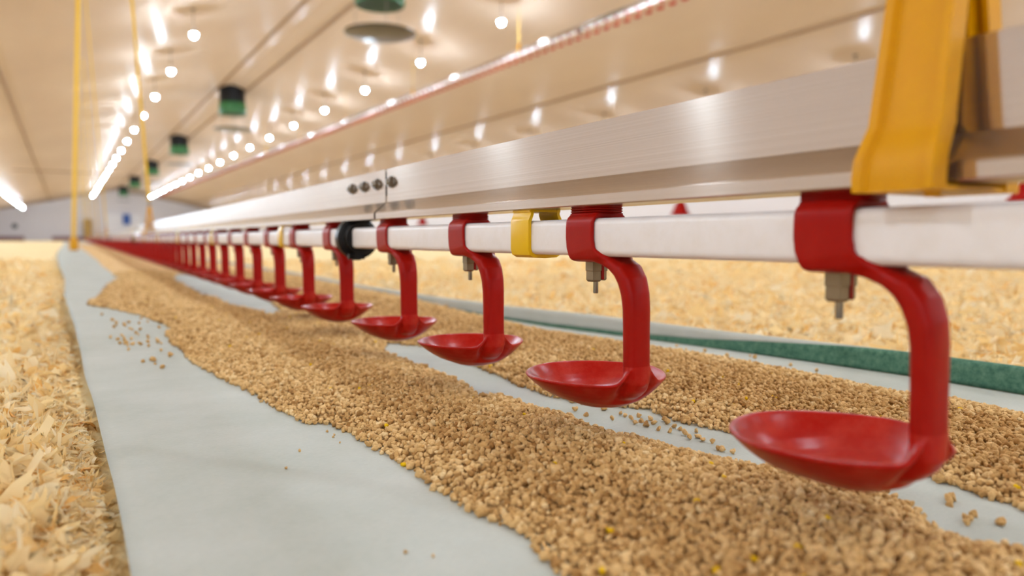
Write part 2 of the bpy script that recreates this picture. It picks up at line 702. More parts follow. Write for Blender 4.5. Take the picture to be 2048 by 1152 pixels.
    b.lathe([(1.3 * mm, -33.5 * mm), (1.55 * mm, -33 * mm), (1.55 * mm, -24 * mm), (0.5 * mm, -24 * mm)], n=14)
    b.build('trigger_pin', STEEL, nip)
    b = MB()
    b.box((2.4 * mm, 0, -17.6 * mm), (1.8 * mm, 7.8 * mm, 15 * mm))
    b.build('retaining_web', RED, nip)
    return root


def mould(root, vox=0.0007):
    """Fuse clip, arm and cup into one skin with soft fillets, then cut it back into its three parts."""
    parts = {c.name.split('.')[0]: c for c in root.children}
    vs, fs = [], []
    for k in ('saddle_clip', 'swan_neck_arm', 'drip_cup'):
        me = parts[k].data
        off = len(vs)
        vs += [tuple(v.co) for v in me.vertices]
        fs += [tuple(i + off for i in p.vertices) for p in me.polygons]
    me = bpy.data.meshes.new('moulding')
    me.from_pydata(vs, [], fs)
    o = bpy.data.objects.new('moulding', me)
    col.objects.link(o)
    m = o.modifiers.new('r', 'REMESH')
    m.mode = 'VOXEL'
    m.voxel_size = vox
    m.adaptivity = 0
    sm = o.modifiers.new('s', 'SMOOTH')
    sm.factor = 0.5
    sm.iterations = 12
    dg = bpy.context.evaluated_depsgraph_get()
    ev = bpy.data.meshes.new_from_object(o.evaluated_get(dg))
    V = np.array([v.co[:] for v in ev.vertices])
    F = [tuple(p.vertices) for p in ev.polygons]
    N = np.array([v.normal[:] for v in ev.vertices])
    bpy.data.objects.remove(o)
    C = np.array([V[list(f)].mean(0) for f in F])
    which = np.where(C[:, 2] < -0.072, 2, np.where((C[:, 1] < -0.0175) & (C[:, 2] < -0.0115), 1, 0))
    neck = C[:, 2] > 0.0136
    for i, k in enumerate(('saddle_clip', 'swan_neck_arm', 'drip_cup')):
        sel = [f for f, w, nk in zip(F, which, neck) if w == i and not nk]
        ids = sorted({j for f in sel for j in f})
        mp = {j: n for n, j in enumerate(ids)}
        me = bpy.data.meshes.new(k)
        vv, ff = [tuple(V[j]) for j in ids], [tuple(mp[j] for j in f) for f in sel]
        nn = [tuple(N[j]) for j in ids]
        if i == 0:                                             # the ribbed neck keeps its crisp ribs
            old = parts[k].data
            keepf = [p for p in old.polygons if min(old.vertices[q].co.z for q in p.vertices) > 0.0125]
            ids2 = sorted({q for p in keepf for q in p.vertices})
            mp2 = {q: n + len(vv) for n, q in enumerate(ids2)}
            nn += [(0, 0, 0)] * len(ids2)
            vv += [tuple(old.vertices[q].co) for q in ids2]
            ff += [tuple(mp2[q] for q in p.vertices) for p in keepf]
        me.from_pydata(vv, [], ff)
        me.materials.append(parts[k].data.materials[0])
        me.shade_smooth()
        me.normals_split_custom_set_from_vertices(nn)
        parts[k].data = me
    bpy.data.meshes.remove(ev)


def join_copy(root, name):
    """The same thing as one light mesh, for the part of the row too far off to show parts."""
    vs, fs, ms = [], [], []
    me = bpy.data.meshes.new(name)
    def walk(o):
        for c in o.children:
            if c.type == 'MESH':
                off = len(vs)
                vs.extend([tuple(v.co) for v in c.data.vertices])
                fs.extend([tuple(i + off for i in p.vertices) for p in c.data.polygons])
                mi = {m.name: i for i, m in enumerate(me.materials)}
                nm = c.data.materials[0]
                if nm.name not in mi:
                    me.materials.append(nm)
                    mi[nm.name] = len(me.materials) - 1
                ms.extend([mi[nm.name]] * len(c.data.polygons))
            walk(c)
    walk(root)
    me.from_pydata(vs, [], fs)
    me.polygons.foreach_set('material_index', ms)
    me.shade_smooth()
    me.set_sharp_from_angle(angle=R(40))
    return me


def drinker_ts(n):
    ts = [0.192 + SP * k for k in range(4)]
    t = ts[-1] + 0.1875
    while len(ts) < n:
        for k in range(22):
            ts.append(t)
            t += SP
        t += 0.0225
    return ts[:n]


ordn = ['nearest the lens', 'second along', 'third along', 'fourth, before the black coupling', 'fifth, past the black coupling',
        'sixth along', 'seventh, beside a yellow clip', 'eighth along', 'ninth along', 'tenth along']
drinker = make_drinker()
TS = drinker_ts(262)
far_mesh = join_copy(drinker, 'nipple_drinker')
plain = copy_tree(drinker)
mould(drinker)
def merged_rest(name, ts_, place, rz, label, cat):
    """The far end of a row, past what can be told apart, as one object."""
    P = np.array([v.co[:] for v in far_mesh.vertices])
    tri_ = []
    for p in far_mesh.polygons:
        vv = p.vertices
        tri_ += [(vv[0], vv[k], vv[k + 1]) for k in range(1, len(vv) - 1)]
    F = np.array(tri_)
    c, s_ = math.cos(rz), math.sin(rz)
    Q = P @ np.array([[c, -s_, 0], [s_, c, 0], [0, 0, 1]]).T
    V = np.concatenate([Q + np.array(place(t)[:]) for t in ts_])
    FA = np.concatenate([F + k * len(P) for k in range(len(ts_))])
    return tag(mesh_np(name, V, FA, RED), label, cat, kind='stuff')


merged_rest('distant_drinker_row', TS[195:], lambda t: on_line(t, ZP), -DELTA, 'thin red band where the farthest drinkers of the close row merge', 'drinkers')
for i, t in enumerate(TS[:195]):
    p = on_line(t, ZP)
    if i < 60:
        o = drinker if i == 0 else (copy_tree(drinker) if i < 12 else (plain if i == 12 else copy_tree(plain)))
    else:
        if i == 60:
            pass
        o = bpy.data.objects.new('nipple_drinker', far_mesh)
        col.objects.link(o)
    o.location = p
    o.rotation_euler = (0, 0, -DELTA)
    if i < 10:
        lab = 'red drinker arm and drip cup clipped under the white pipe, ' + ordn[i]
    elif i < 26:
        lab = 'red drinker of the close row between the first coupling and the second, blurred'
    else:
        lab = 'tiny red drinker of the close row merging into the red band far away'
    tag(o, lab, 'poultry drinker', 'red drinkers hanging from the white pipe')


# ---- white square water pipe, one thing per section
def round_sq(h, r, n=5):
    pts = []
    for cx, cz, a0 in ((h - r, h - r, 0), (-h + r, h - r, 90), (-h + r, -h + r, 180), (h - r, -h + r, 270)):
        for k in range(n + 1):
            a = R(a0 + 90 * k / n)
            pts.append((cx + r * math.cos(a), cz + r * math.sin(a)))
    return pts


SQ = round_sq(11 * mm, 4 * mm)
joints = [0.795 + 3.6525 * k for k in range(13)]


def where(k):
    return ['running past the lens to the first black coupling', 'between the first and second black couplings'][k] if k < 2 else 'far along the line, blurred thin'


prev = -1.3
for k, j in enumerate(joints):
    b = MB()
    L = j - prev - 0.004
    b.loft([[(x, 0, z) for x, z in SQ], [(x, L, z) for x, z in SQ]])
    o = b.build('water_pipe', WHITE, smooth=40)
    o.location = on_line(prev + 0.002, ZP)
    o.rotation_euler = (0, 0, -DELTA)
    tag(o, 'white square water pipe section ' + where(k), 'water pipe', 'sections of the white water pipe')
    prev = j

# ---- aluminium rail sections
RP = [(-1.5, 68), (-1.5, 35.6), (-13.6, 25.0), (-14.0, 24.2), (-14.0, 18.8), (-13.4, 18.2), (13.4, 18.2), (14.0, 18.8), (14.0, 24.2), (13.6, 25.0), (1.5, 35.6), (1.5, 68)]
rj = [0.702 + 3.6525 * k for k in range(13)]
prev = -1.5
for k, j in enumerate(rj):
    b = MB()
    L = j - prev - 0.0050
    b.loft([[(x * mm, 6, z * mm) for x, z in RP], [(x * mm, 6 + L, z * mm) for x, z in RP]])
    o = b.build('aluminium_rail', ALU, smooth=12)
    brush_uv(o)
    o.location = on_line(prev + 0.0018 - 6, ZP)
    o.rotation_euler = (0, 0, -DELTA)
    tag(o, 'brushed aluminium rail section ' + (where(k) if k > 1 else ['passing the lens up to the bolted joint', 'beyond the first bolted joint'][k]),
        'support rail', 'sections of the aluminium rail')
    prev = j
# splice with its bolts
def make_splice():
    root = empty('rail_splice', (0, 0, 0))
    b = MB()
    b.box((2.6 * mm, 0, 54 * mm), (2 * mm, 0.2, 24 * mm))
    b.build('splice_plate', DARKSTEEL, root)
    for dy in (-0.06, -0.02, 0.02, 0.06):
        b = MB()
        b.lathe([(6 * mm, -2.9 * mm), (6 * mm, -1.6 * mm)], axis='x', n=18, c=(0, dy, 54.5 * mm))
        b.lathe([(4.9 * mm, -5.4 * mm), (5.3 * mm, -5.0 * mm), (5.3 * mm, -2.8 * mm)], axis='x', n=6, c=(0, dy, 54.5 * mm))
        b.lathe([(2.4 * mm, -7.5 * mm), (2.8 * mm, -7 * mm), (2.8 * mm, -3 * mm)], axis='x', n=14, c=(0, dy, 54.5 * mm))
        b.build('bolt', STEEL, root)
    return root


sp = make_splice()
for k, j in enumerate(rj[:4]):
    o = sp if k == 0 else copy_tree(sp)
    o.location = on_line(j + 0.045, ZP)
    o.rotation_euler = (0, 0, -DELTA)
    tag(o, 'row of four steel bolts joining the aluminium rail, ' + ['above the nearest black coupling', 'at the second rail joint', 'at the third rail joint', 'at the fourth rail joint'][k], 'rail splice', 'bolted joints of the rail')


def make_coupling():
    root = empty('pipe_coupling', (0, 0, 0))
    b = MB()
    b.lathe([(0.012, -15 * mm), (17 * mm, -15 * mm), (17.6 * mm, -14 * mm), (17.6 * mm, -4 * mm), (22 * mm, -3 * mm), (23.2 * mm, -1.5 * mm), (23.2 * mm, 9 * mm), (21.5 * mm, 12 * mm), (17 * mm, 14 * mm), (0.012, 14 * mm)], axis='y', n=36)
    b.build('rubber_sleeve', BLACK, root, smooth=30)
    b = MB()
    b.lathe([(19 * mm, 13 * mm), (19.6 * mm, 14 * mm), (19.6 * mm, 20 * mm), (19 * mm, 21 * mm), (12 * mm, 21 * mm)], axis='y', n=36)
    b.build('steel_clamp', STEEL, root)
    b = MB()
    b.box((-6 * mm, -12 * mm, -20 * mm), (8 * mm, 8 * mm, 8 * mm))
    b.lathe([(3.2 * mm, -9 * mm), (3.2 * mm, 9 * mm)], axis='x', n=12, c=(-6 * mm, -12 * mm, -20 * mm))
    b.build('clamp_screw', BLACK, root)
    return root


cp = make_coupling()
for k, j in enumerate(joints[:8]):
    o = cp if k == 0 else copy_tree(cp)
    o.location = on_line(j, ZP)
    o.rotation_euler = (0, 0, -DELTA)
    tag(o, 'round black coupling joining the white pipe ' + (['under the nearest rail joint', 'where the drinkers merge into a red band'][k] if k < 2 else 'far off along the line, a dark dot'), 'pipe coupling', 'black couplings on the white pipe')


# ---- yellow pipe clips
def make_clip():
    root = empty('pipe_clip', (0, 0, 0))
    b = MB()
    out = [(-11.3, 18.6), (-11.3, 15.2), (-12.6, 12.6), (-13.3, 10.8), (-13.3, -8), (-12.2, -11.4), (-9, -13.2), (0, -13.6)]
    inn = [(-9.2, 18.6), (-9.2, 15.0), (-10.4, 11.8), (-11.1, 10.2), (-11.1, -7), (-10.2, -9.8), (-7.6, -11.1), (0, -11.2)]
    out += [(-x, z) for x, z in out[-2::-1]]
    inn += [(-x, z) for x, z in inn[-2::-1]]
    rings = []
    for (ox, oz), (ix, iz) in zip(out, inn):
        rings.append([(ox * mm, -11.4 * mm, oz * mm), (ox * 1.01 * mm, -10.6 * mm, oz * 1.01 * mm), (ox * 1.01 * mm, 10.6 * mm, oz * 1.01 * mm), (ox * mm, 11.4 * mm, oz * mm), (ix * mm, 11.4 * mm, iz * mm), (ix * mm, -11.4 * mm, iz * mm)])
    b.loft(rings)
    b.build('clip_strap', LEMON, root, smooth=32)
    b = MB()
    b.box((0, 0, 17.4 * mm), (24 * mm, 22 * mm, 1.4 * mm))
    b.build('clip_bridge', LEMON, root)
    return root


clip = make_clip()
for k in range(24):
    o = clip if k == 0 else copy_tree(clip)
    t = 0.424 if k == 0 else 1.107 + 0.66 * (k - 1)
    o.location = on_line(t, ZP)
    o.rotation_euler = (0, 0, -DELTA)
    tag(o, 'yellow plastic strap clip round the white pipe, ' + (['between the second and third drinkers', 'by the seventh drinker, beyond the black coupling', 'third yellow clip along the pipe'][k] if k < 3 else 'small and blurred far along the pipe'),
        'pipe clip', 'yellow clips on the white pipe')


# ---- yellow suspension hangers with cords
def make_hanger():
    root = empty('rail_hanger', (0, 0, 0))
    b = MB()
    # face of the hanger: (n, h, half width along the line)
    st = [(-26, 15.4, 14.6), (-26.5, 20, 14.6), (-25.5, 27, 14.4), (-22.0, 34, 13.8), (-19.5, 39, 13.2), (-16.5, 60, 12.7), (-12.8, 84, 12.3), (-10, 105, 11.6), (-7.0, 128, 10.0), (-5, 140, 7)]
    for sg in (1, -1):
        rings = []
        for n, h, w in st:
            pr = [(-w, 0), (-w, -1.0), (-w + 3.2, -1.0), (-w + 4.6, 1.6), (w - 4.6, 1.6), (w - 3.2, -1.0), (w, -1.0), (w, 0), (w, 7.5), (w - 1.8, 7.5), (w - 3.2, 3.8), (-w + 3.2, 3.8), (-w + 1.8, 7.5), (-w, 7.5)]
            rings.append([(sg * (n + q) * mm, y * mm, h * mm) for y, q in pr])
        b.loft(rings)
    # inner cheeks reaching back to the rail
    for sg in (1, -1):
        for ys in (-1, 1):
            rings = []
            for (n, h, w) in st[2:8]:
                wi = max(w - 5.5, 2) * ys
                back = -15.5 if h < 30 else (-3.2 if h > 36 else -9)
                back = min(back, -2.2)
                rings.append([(sg * (n + 2) * mm, (wi - .8) * mm, h * mm), (sg * back * mm, (wi - .8) * mm, h * mm), (sg * back * mm, (wi + .8) * mm, h * mm), (sg * (n + 2) * mm, (wi + .8) * mm, h * mm)])
            b.loft(rings)
    b.box((-3 * mm, -1 * mm, 16.2 * mm), (44 * mm, 26 * mm, 1.8 * mm))
    b.lathe([(2.6 * mm, 13.6 * mm), (3 * mm, 15.6 * mm)], n=14, c=(-12 * mm, -6 * mm, 0))
    b.build('hanger_yoke', YELLOW, root, smooth=34)
    b = MB()
    b.tube([(0, 0, 0.132), (0.004, 0, 0.15), (0, 0, 0.165), (-0.004, 0, 0.15), (0, 0, 0.135)], 0.0028, 8)
    b.build('hook', STEEL, root)
    b = MB()
    top = 2.85 - 0.126
    b.tube([(0, 0, 0.16), (-0.045 * top, 0, top)], 0.006, 8)
    b.build('suspension_cord', CORD, root)
    return root


hg = make_hanger()
for k, t in enumerate([0.1545, 3.55, 9.35, 13.0, 17.0, 21.5, 26, 31, 36, 41]):
    o = hg if k == 0 else copy_tree(hg)
    o.location = on_line(t, ZP)
    o.rotation_euler = (0, 0, -DELTA)
    tag(o, 'yellow plastic hanger gripping the aluminium rail, ' + (['large and close to the lens', 'its cord rising past the ceiling bulbs', 'thin and pale behind the second hanger'][k] if k < 3 else 'one of the farthest where the line vanishes'),
        'rail hanger', 'yellow hangers holding up the rail')

# ------------------------------------------------------------------ chick paper
rng2 = np.random.default_rng(5)
_ph = rng2.uniform(0, 6.28, 24)
_kx = rng2.uniform(-9, 9, 24)
_ky = rng2.uniform(-7, 7, 24)


def wav(x, y, s=1.0, n=24):
    v = 0
    for i in range(n):
        v = v + np.sin(_kx[i] * s * x + _ky[i] * s * y + _ph[i])
    return v / n


CA, CB = np.array(ground(150, 606, 0.014)), np.array(ground(360, 662, 0.012))


def paper_h(x, y):
    x, y = np.asarray(x, float), np.asarray(y, float)
    d = CB - CA
    L = np.hypot(*d)
    ux, uy = d / L
    s = (x - CA[0]) * ux + (y - CA[1]) * uy
    q = -(x - CA[0]) * uy + (y - CA[1]) * ux
    far = q > 0 if (-uy * 0 + ux * 1) > 0 else q < 0
    wq = np.where(far, 0.06, 0.16)
    amp = 0.0135 * np.exp(-np.clip(s - L * 0.8, 0, None) ** 2 / (2 * 0.12 ** 2))
    h = amp * np.exp(-q ** 2 / (2 * wq ** 2))
    h = h + 0.0022 * wav(x, y, 1.2) * np.clip((y - 0.3) * 2, 0.2, 1.5)
    h = h + 0.006 * wav(y * 0.4, x * 0.6, 1.5) * np.clip((y - 1.2) / 1.5, 0, 1.6)
    return h


le = [(345, 1500), (300, 1300), (262, 1152), (245, 1060), (225, 960), (207, 880), (190, 820), (170, 750), (155, 690), (138, 636), (128, 600), (130, 560), (119, 535), (113, 512), (117, 500), (128, 490)]
re_ = [(3300, 1010), (2600, 880), (2048, 789), (1821, 752), (1600, 720), (1400, 692), (1100, 653), (900, 620), (820, 606), (700, 582), (600, 560), (480, 535), (300, 505), (240, 495)]
LE = np.array([ground(*p) for p in le])
RE = np.array([ground(*p) for p in re_])
ys = np.concatenate([np.arange(-0.15, 1.6, 0.012), np.geomspace(1.6, 40, 150)])


def edge(E, y):
    o = np.argsort(E[:, 1])
    return np.interp(y, E[o, 1], E[o, 0])


lx = edge(LE, ys) + 0.003 * wav(ys * 3, ys * 0, 1.6)
rx = edge(RE, ys)
lx = np.where(ys > 10, np.minimum(lx, -0.05), lx)
print('paper edges', [(round(float(y), 2), round(float(a), 3), round(float(c), 3)) for y, a, c in list(zip(ys, lx, rx))[::24]])
NU = 70
u = np.linspace(0, 1, NU)
PX = lx[:, None] * (1 - u) + rx[:, None] * u
PY = np.repeat(ys[:, None], NU, 1)
PZ = paper_h(PX, PY)


def grid_faces(a, c):
    i = np.arange(a - 1)[:, None] * c + np.arange(c - 1)[None]
    return np.stack([i, i + 1, i + 1 + c, i + c], -1).reshape(-1, 4)


paper = mesh_np('chick_paper', np.stack([PX, PY, PZ], -1).reshape(-1, 3), grid_faces(len(ys), NU), PAPER, smooth=True)
so = paper.modifiers.new('thickness', 'SOLIDIFY')
so.thickness = 0.0006
tag(paper, 'long grey paper strip spread on the shavings under the drinking line', 'paper')
# the edge turned up on the far side: a grey curl above a green underside
yy = ys[ys < 30]
ex, ez = edge(RE, yy), paper_h(edge(RE, yy), yy)
gf = np.interp(yy, [0.0, 0.3, 0.39, 0.5, 0.627, 0.73, 1.0, 2], [1.0, 1.0, 0.92, 0.55, 0.24, 0.13, 0.08, 0.08]) 
hh = np.interp(yy, [0, 0.3, 0.6, 0.8, 1.2, 6], [0.022, 0.022, 0.020, 0.023, 0.019, 0.017]) * (1 + 0.12 * wav(yy * 2, yy, 1.5))
curl = []
for k in range(13):
    f = k / 12
    curl.append((f, hh * np.sin(f * 1.75) / np.sin(1.571), 0.002 + 0.012 * f + 0.010 * f * f))
def strip(name, f0, f1, mat, outset=0.0):
    rows_ = []
    n = 9
    for k in range(n):
        f = f0 + (f1 - f0) * k / (n - 1)
        z = ez + hh * np.sin(f * 1.75)
        x = ex - 0.001 + 0.004 * f + 0.012 * np.maximum(f - 0.55, 0) - outset
        rows_.append(np.stack([x, yy, z], -1))
    V = np.stack(rows_, 1).reshape(-1, 3)
    o = mesh_np(name, V, grid_faces(len(yy), n), mat, parent=paper, smooth=True)
    s2 = o.modifiers.new('thickness', 'SOLIDIFY')
    s2.thickness = 0.0006
    return o


g0 = np.zeros_like(yy)
o = strip('green_underside', g0, gf, GREENPAPER)
o['label'] = 'dark green underside showing along the turned-up edge'
strip('turned_up_edge', gf, g0 + 1.0, PAPER)

# ------------------------------------------------------------------ feed
def poly(pts, h=0.0):
    return np.array([ground(p[0], p[1], p[2] if len(p) > 2 else h) for p in pts])


outer = poly([(1500, 1500), (1200, 1230), (1125, 1152), (1050, 1080), (1010, 1052), (960, 1035), (880, 985), (800, 930), (720, 880), (685, 858), (650, 849), (615, 849), (600, 843), (560, 822), (520, 795), (440, 755), (395, 733), (362, 705), (345, 690, .004),
              (332, 668, .010), (345, 657, .013), (280, 630, .014), (215, 616, .014), (178, 610, .014), (205, 588), (216, 572), (240, 557), (222, 549), (205, 535), (190, 520), (172, 505), (158, 494), (148, 487),
              (300, 496), (460, 524), (560, 546), (700, 572), (800, 592), (900, 622), (1000, 645), (1100, 669), (1306, 700), (1435, 720), (1579, 748), (1723, 777), (1819, 796), (1914, 806), (2048, 835), (2400, 915), (3200, 1100), (3200, 1500)])
strip1 = poly([(p[0], p[1], 0.0 if i < 18 else 0.007) for i, p in enumerate([(768, 686), (816, 692), (843, 694), (880, 702), (930, 722), (985, 748), (1040, 772), (1100, 795), (1172, 810), (1292, 820), (1368, 849), (1459, 866), (1600, 893), (1750, 925), (1905, 974), (1986, 1002), (2048, 1022), (2400, 1150), (3200, 1450),
               (3200, 1600), (2400, 1220), (2048, 1067), (1962, 1060), (1891, 1040), (1840, 1000), (1800, 972), (1650, 932), (1483, 908), (1387, 887), (1316, 868), (1220, 849), (1140, 818), (1070, 800), (1020, 782), (975, 774), (960, 789), (946, 767), (902, 743), (843, 723), (800, 706), (770, 697)])])
patch2 = poly([(p[0], p[1], 0.0 if i < 7 else 0.006) for i, p in enumerate([(352, 549), (385, 552), (441, 563), (467, 575), (508, 589), (540, 604), (566, 622), (548, 632), (524, 619), (484, 613), (453, 606), (432, 593), (402, 587), (375, 572), (345, 556)])])


def inside(P, x, y):
    r = np.zeros(x.shape, bool)
    j = len(P) - 1
    for i in range(len(P)):
        xi, yi, xj, yj = P[i][0], P[i][1], P[j][0], P[j][1]
        c = ((yi > y) != (yj > y)) & (x < (xj - xi) * (y - yi) / (yj - yi + 1e-12) + xi)
        r ^= c
        j = i
    return r


def dist(P, x, y):
    d = np.full(x.shape, 9.0)
    for i in range(len(P)):
        a, c = P[i], P[(i + 1) % len(P)]
        v = c - a
        L2 = (v ** 2).sum() + 1e-12
        s = np.clip(((x - a[0]) * v[0] + (y - a[1]) * v[1]) / L2, 0, 1)
        d = np.minimum(d, np.hypot(x - a[0] - s * v[0], y - a[1] - s * v[1]))
    return d


def feed_d(x, y):
    """signed depth into the feed: > 0 inside"""
    jx = 0.0035 * wav(x * 9, y * 9, 1.5)
    x, y = x + jx, y + 0.0035 * wav(y * 11, x * 10, 1.5)
    ok = inside(outer, x, y) & ~inside(strip1, x, y) & ~inside(patch2, x, y)
    d = np.minimum(np.minimum(dist(outer, x, y), dist(strip1, x, y)), dist(patch2, x, y))
    return np.where(ok, d, -d)


def feed_t(x, y, d):
    base = 0.0105 * (1 - np.exp(-np.clip(d, 0, None) / 0.022))
    und = 0.0035 * wav(x * 1.6, y * 1.6, 1.6) * 2.2 * np.clip(d / 0.05, 0, 1)
    trough = 0.0
    return np.clip(base + und, 0, None) + 0.0008


# heap body
fy = np.concatenate([np.arange(0.0, 1.5, 0.006), np.geomspace(1.5, 26, 200)])
fu = np.linspace(0, 1, 150)
FX = edge(LE, fy)[:, None] * (1 - fu) + edge(RE, fy)[:, None] * fu
FY = np.repeat(fy[:, None], len(fu), 1)
FD = feed_d(FX, FY)
FZ = paper_h(FX, FY) + np.where(FD > 0, feed_t(FX, FY, FD) - 0.0038, -0.004)
near = FY < 2.0
heapV = np.stack([FX, FY, FZ], -1).reshape(-1, 3)
hf = grid_faces(len(fy), len(fu))
keep = (FD.reshape(-1)[hf] > -0.002).any(1)
hf = hf[keep]


# crumbs
def crumb_variants(n, sub):
    import bmesh
    out = []
    for i in range(n):
        bm = bmesh.new()
        bmesh.ops.create_icosphere(bm, subdivisions=sub, radius=1)
        P = np.array([v.co[:] for v in bm.verts])
        F = np.array([[v.index for v in f.verts] for f in bm.faces])
        bm.free()
        r = np.random.default_rng(100 + i)
        for _ in range(7 if sub > 1 else 3):                      # knock flats and knobs into it
            d = r.normal(size=3)
            d /= np.linalg.norm(d)
            k = P @ d
            lim = r.uniform(0.38, 0.75)
            P = P - np.clip(k - lim, 0, None)[:, None] * d * 0.9
        P *= 1 + r.normal(size=(len(P), 1)) * (0.11 if sub > 1 else 0.15)
        P *= r.uniform(0.75, 1.25, 3)
        out.append((P, F))
    return out


def rand_rot(n, r):
    q = r.normal(size=(n, 4))
    q /= np.linalg.norm(q, axis=1)[:, None]
    w, x, y, z = q.T
    return np.stack([1 - 2 * (y * y + z * z), 2 * (x * y - z * w), 2 * (x * z + y * w), 2 * (x * y + z * w), 1 - 2 * (x * x + z * z), 2 * (y * z - x * w),
                     2 * (x * z - y * w), 2 * (y * z + x * w), 1 - 2 * (x * x + y * y)], 1).reshape(n, 3, 3)


def scatter(variants, pos, rot, scale, tint, r):
    Vs, Fs, Ts, off = [], [], [], 0
    which = r.integers(0, len(variants), len(pos))
    for i, (P, F) in enumerate(variants):
        m = which == i
        if not m.any():
            continue
        V = np.einsum('nij,vj->nvi', rot[m], P) * scale[m][:, None, None] + pos[m][:, None, :]
        k, nv = V.shape[:2]
        Vs.append(V.reshape(-1, 3))
        Fs.append((F[None] + (np.arange(k) * nv)[:, None, None] + off).reshape(-1, F.shape[1]))
        Ts.append(np.repeat(tint[m], nv))
        off += k * nv
    return np.concatenate(Vs), np.concatenate(Fs), np.concatenate(Ts)


def in_view(x, y, z, mx=0.95, my=0.62):
    cx, cy, cz = cam_xyz(x, y, z)
    return (cz > 0.12) & (cx < mx * cz + 0.04) & (cx > -(mx + 0.45) * cz - 0.1) & (cy > -my * cz - 0.04)


def jitter_grid(x0, x1, y0, y1, s, r):
    gx, gy = np.meshgrid(np.arange(x0, x1, s), np.arange(y0, y1, s))
    gx, gy = gx.ravel(), gy.ravel()
    return gx + r.uniform(-.5, .5, gx.shape) * s, gy + r.uniform(-.5, .5, gx.shape) * s


r_ = np.random.default_rng(3)
VV, FF, TT, off = [], [], [], 0
for (z0, z1, s, sub, rad) in ((0.0, 0.62, 0.0029, 2, 0.0020), (0.62, 1.15, 0.0034, 1, 0.0023), (1.15, 2.6, 0.0052, 1, 0.0033)):
    x, y = jitter_grid(-0.1, 1.15 if z1 < 2 else 1.5, 0.0, 2.9, s, r_)
    cz = cam_xyz(x, y, 0 * x)[2]
    m = (cz >= z0) & (cz < z1) & in_view(x, y, 0 * x)
    x, y = x[m], y[m]
    d = feed_d(x, y)
    edge_keep = d > r_.uniform(-0.0025, 0.0015, d.shape)
    x, y, d = x[edge_keep], y[edge_keep], d[edge_keep]
    t = feed_t(x, y, d)
    sc = rad * r_.lognormal(0, 0.2, len(x))
    z = paper_h(x, y) + np.maximum(t - sc * 0.3 + r_.uniform(-0.0012, 0.0012, len(x)) * np.clip(d / 0.01, 0, 1), sc * 0.75)
    tint = np.clip(r_.normal(0.45, 0.22, len(x)) + 0.1 * wav(x * 3, y * 3, 1.5), 0, 0.94)
    yel = r_.random(len(x)) < 0.005
    tint = np.where(yel, 1.0, tint)
    sc = np.where(yel, np.minimum(sc, rad), sc)
    V, Fc, Tt = scatter(crumb_variants(14, sub), np.stack([x, y, z], -1), rand_rot(len(x), r_), sc, tint, r_)
    VV.append(V); FF.append(Fc + off); TT.append(Tt); off += len(V)
    print('crumbs', len(x))
hv = heapV
tri = np.concatenate([hf[:, [0, 1, 2]], hf[:, [0, 2, 3]]])
VV.append(hv); FF.append(tri + off); TT.append(np.clip(0.5 + 0.12 * rng.normal(size=len(hv)), 0, 0.9))
feed = mesh_np('feed_crumbs', np.concatenate(VV), np.concatenate(FF), FEED, smooth=False, attr={'tint': np.concatenate(TT)})
tag(feed, 'heaps of light brown crumbled feed spread along the grey paper', 'feed', kind='stuff')

# loose crumbs one could count
pel_meshes = []
for i, (P, F) in enumerate(crumb_variants(6, 2)):
    me = bpy.data.meshes.new('feed_pellet')
    me.from_pydata((P * 0.0022).tolist(), [], F.tolist())
    me.materials.append(FEED)
    a = me.attributes.new('tint', 'FLOAT', 'POINT')
    a.data.foreach_set('value', [0.28 + 0.06 * i] * len(P))
    pel_meshes.append(me)


def pellet(px, py, label, group, s=1.0):
    x, y = ground(px, py, 0.003)
    for _ in range(3):
        x, y = ground(px, py, float(paper_h(x, y)) + 0.001)
    z = float(paper_h(x, y))
    o = bpy.data.objects.new('feed_pellet', random.choice(pel_meshes))
    o.location = (x, y, z + 0.0016 * s)
    o.scale = (s, s, s)
    o.rotation_euler = (random.random() * 6, random.random() * 6, random.random() * 6)
    col.objects.link(o)
    tag(o, label, 'feed pellet', group)


LEFTP = [(231, 645), (232, 650), (229, 654), (226, 640), (248, 648), (249, 651), (257, 645), (203, 629), (279, 647), (283, 636), (295, 644), (264, 658), (260, 657), (280, 658), (272, 664), (276, 666),
         (221, 672), (236, 675), (243, 668), (247, 671), (249, 678), (252, 684), (256, 690), (262, 674), (266, 686), (257, 699), (277, 684), (281, 687), (295, 669), (297, 672), (296, 682), (297, 691), (313, 675), (316, 683), (322, 686),
         (318, 654), (322, 701), (340, 712), (305, 718), (309, 722), (302, 720), (287, 723), (325, 735), (310, 728), (241, 684)]
for p in LEFTP:
    pellet(p[0], p[1], 'light brown feed pellet in the scatter on the left part of the paper', 'loose pellets on the left part of the paper', random.uniform(0.8, 1.5))
STRIP = [(1150, 820), (1210, 818), (1250, 832), (1262, 838), (1270, 846), (1278, 832), (1283, 842), (1292, 851), (1300, 838), (1308, 846), (1335, 846), (1348, 853), (1370, 868), (1392, 863), (1396, 874), (1404, 880), (1378, 876), (1340, 862),
         (1438, 897), (1445, 900), (1425, 884), (1466, 905), (1242, 828), (1225, 838), (1318, 858), (1903, 998), (1900, 1008), (1896, 1003), (1931, 1036), (1948, 1030), (1940, 1040), (1932, 1046), (2001, 1047), (1360, 858), (1330, 840), (1172, 830)]
for p in STRIP:
    pellet(p[0], p[1], 'light brown feed pellet lying on the bare paper strip below the drinkers', 'loose pellets on the bare strip', random.uniform(0.8, 1.3))
EDGEP = [(1330, 698), (1353, 692), (1372, 700), (1500, 712), (1510, 716), (1632, 741), (1655, 757), (1500, 722), (1455, 712), (1560, 735), (1410, 702), (1290, 688), (1580, 730)]
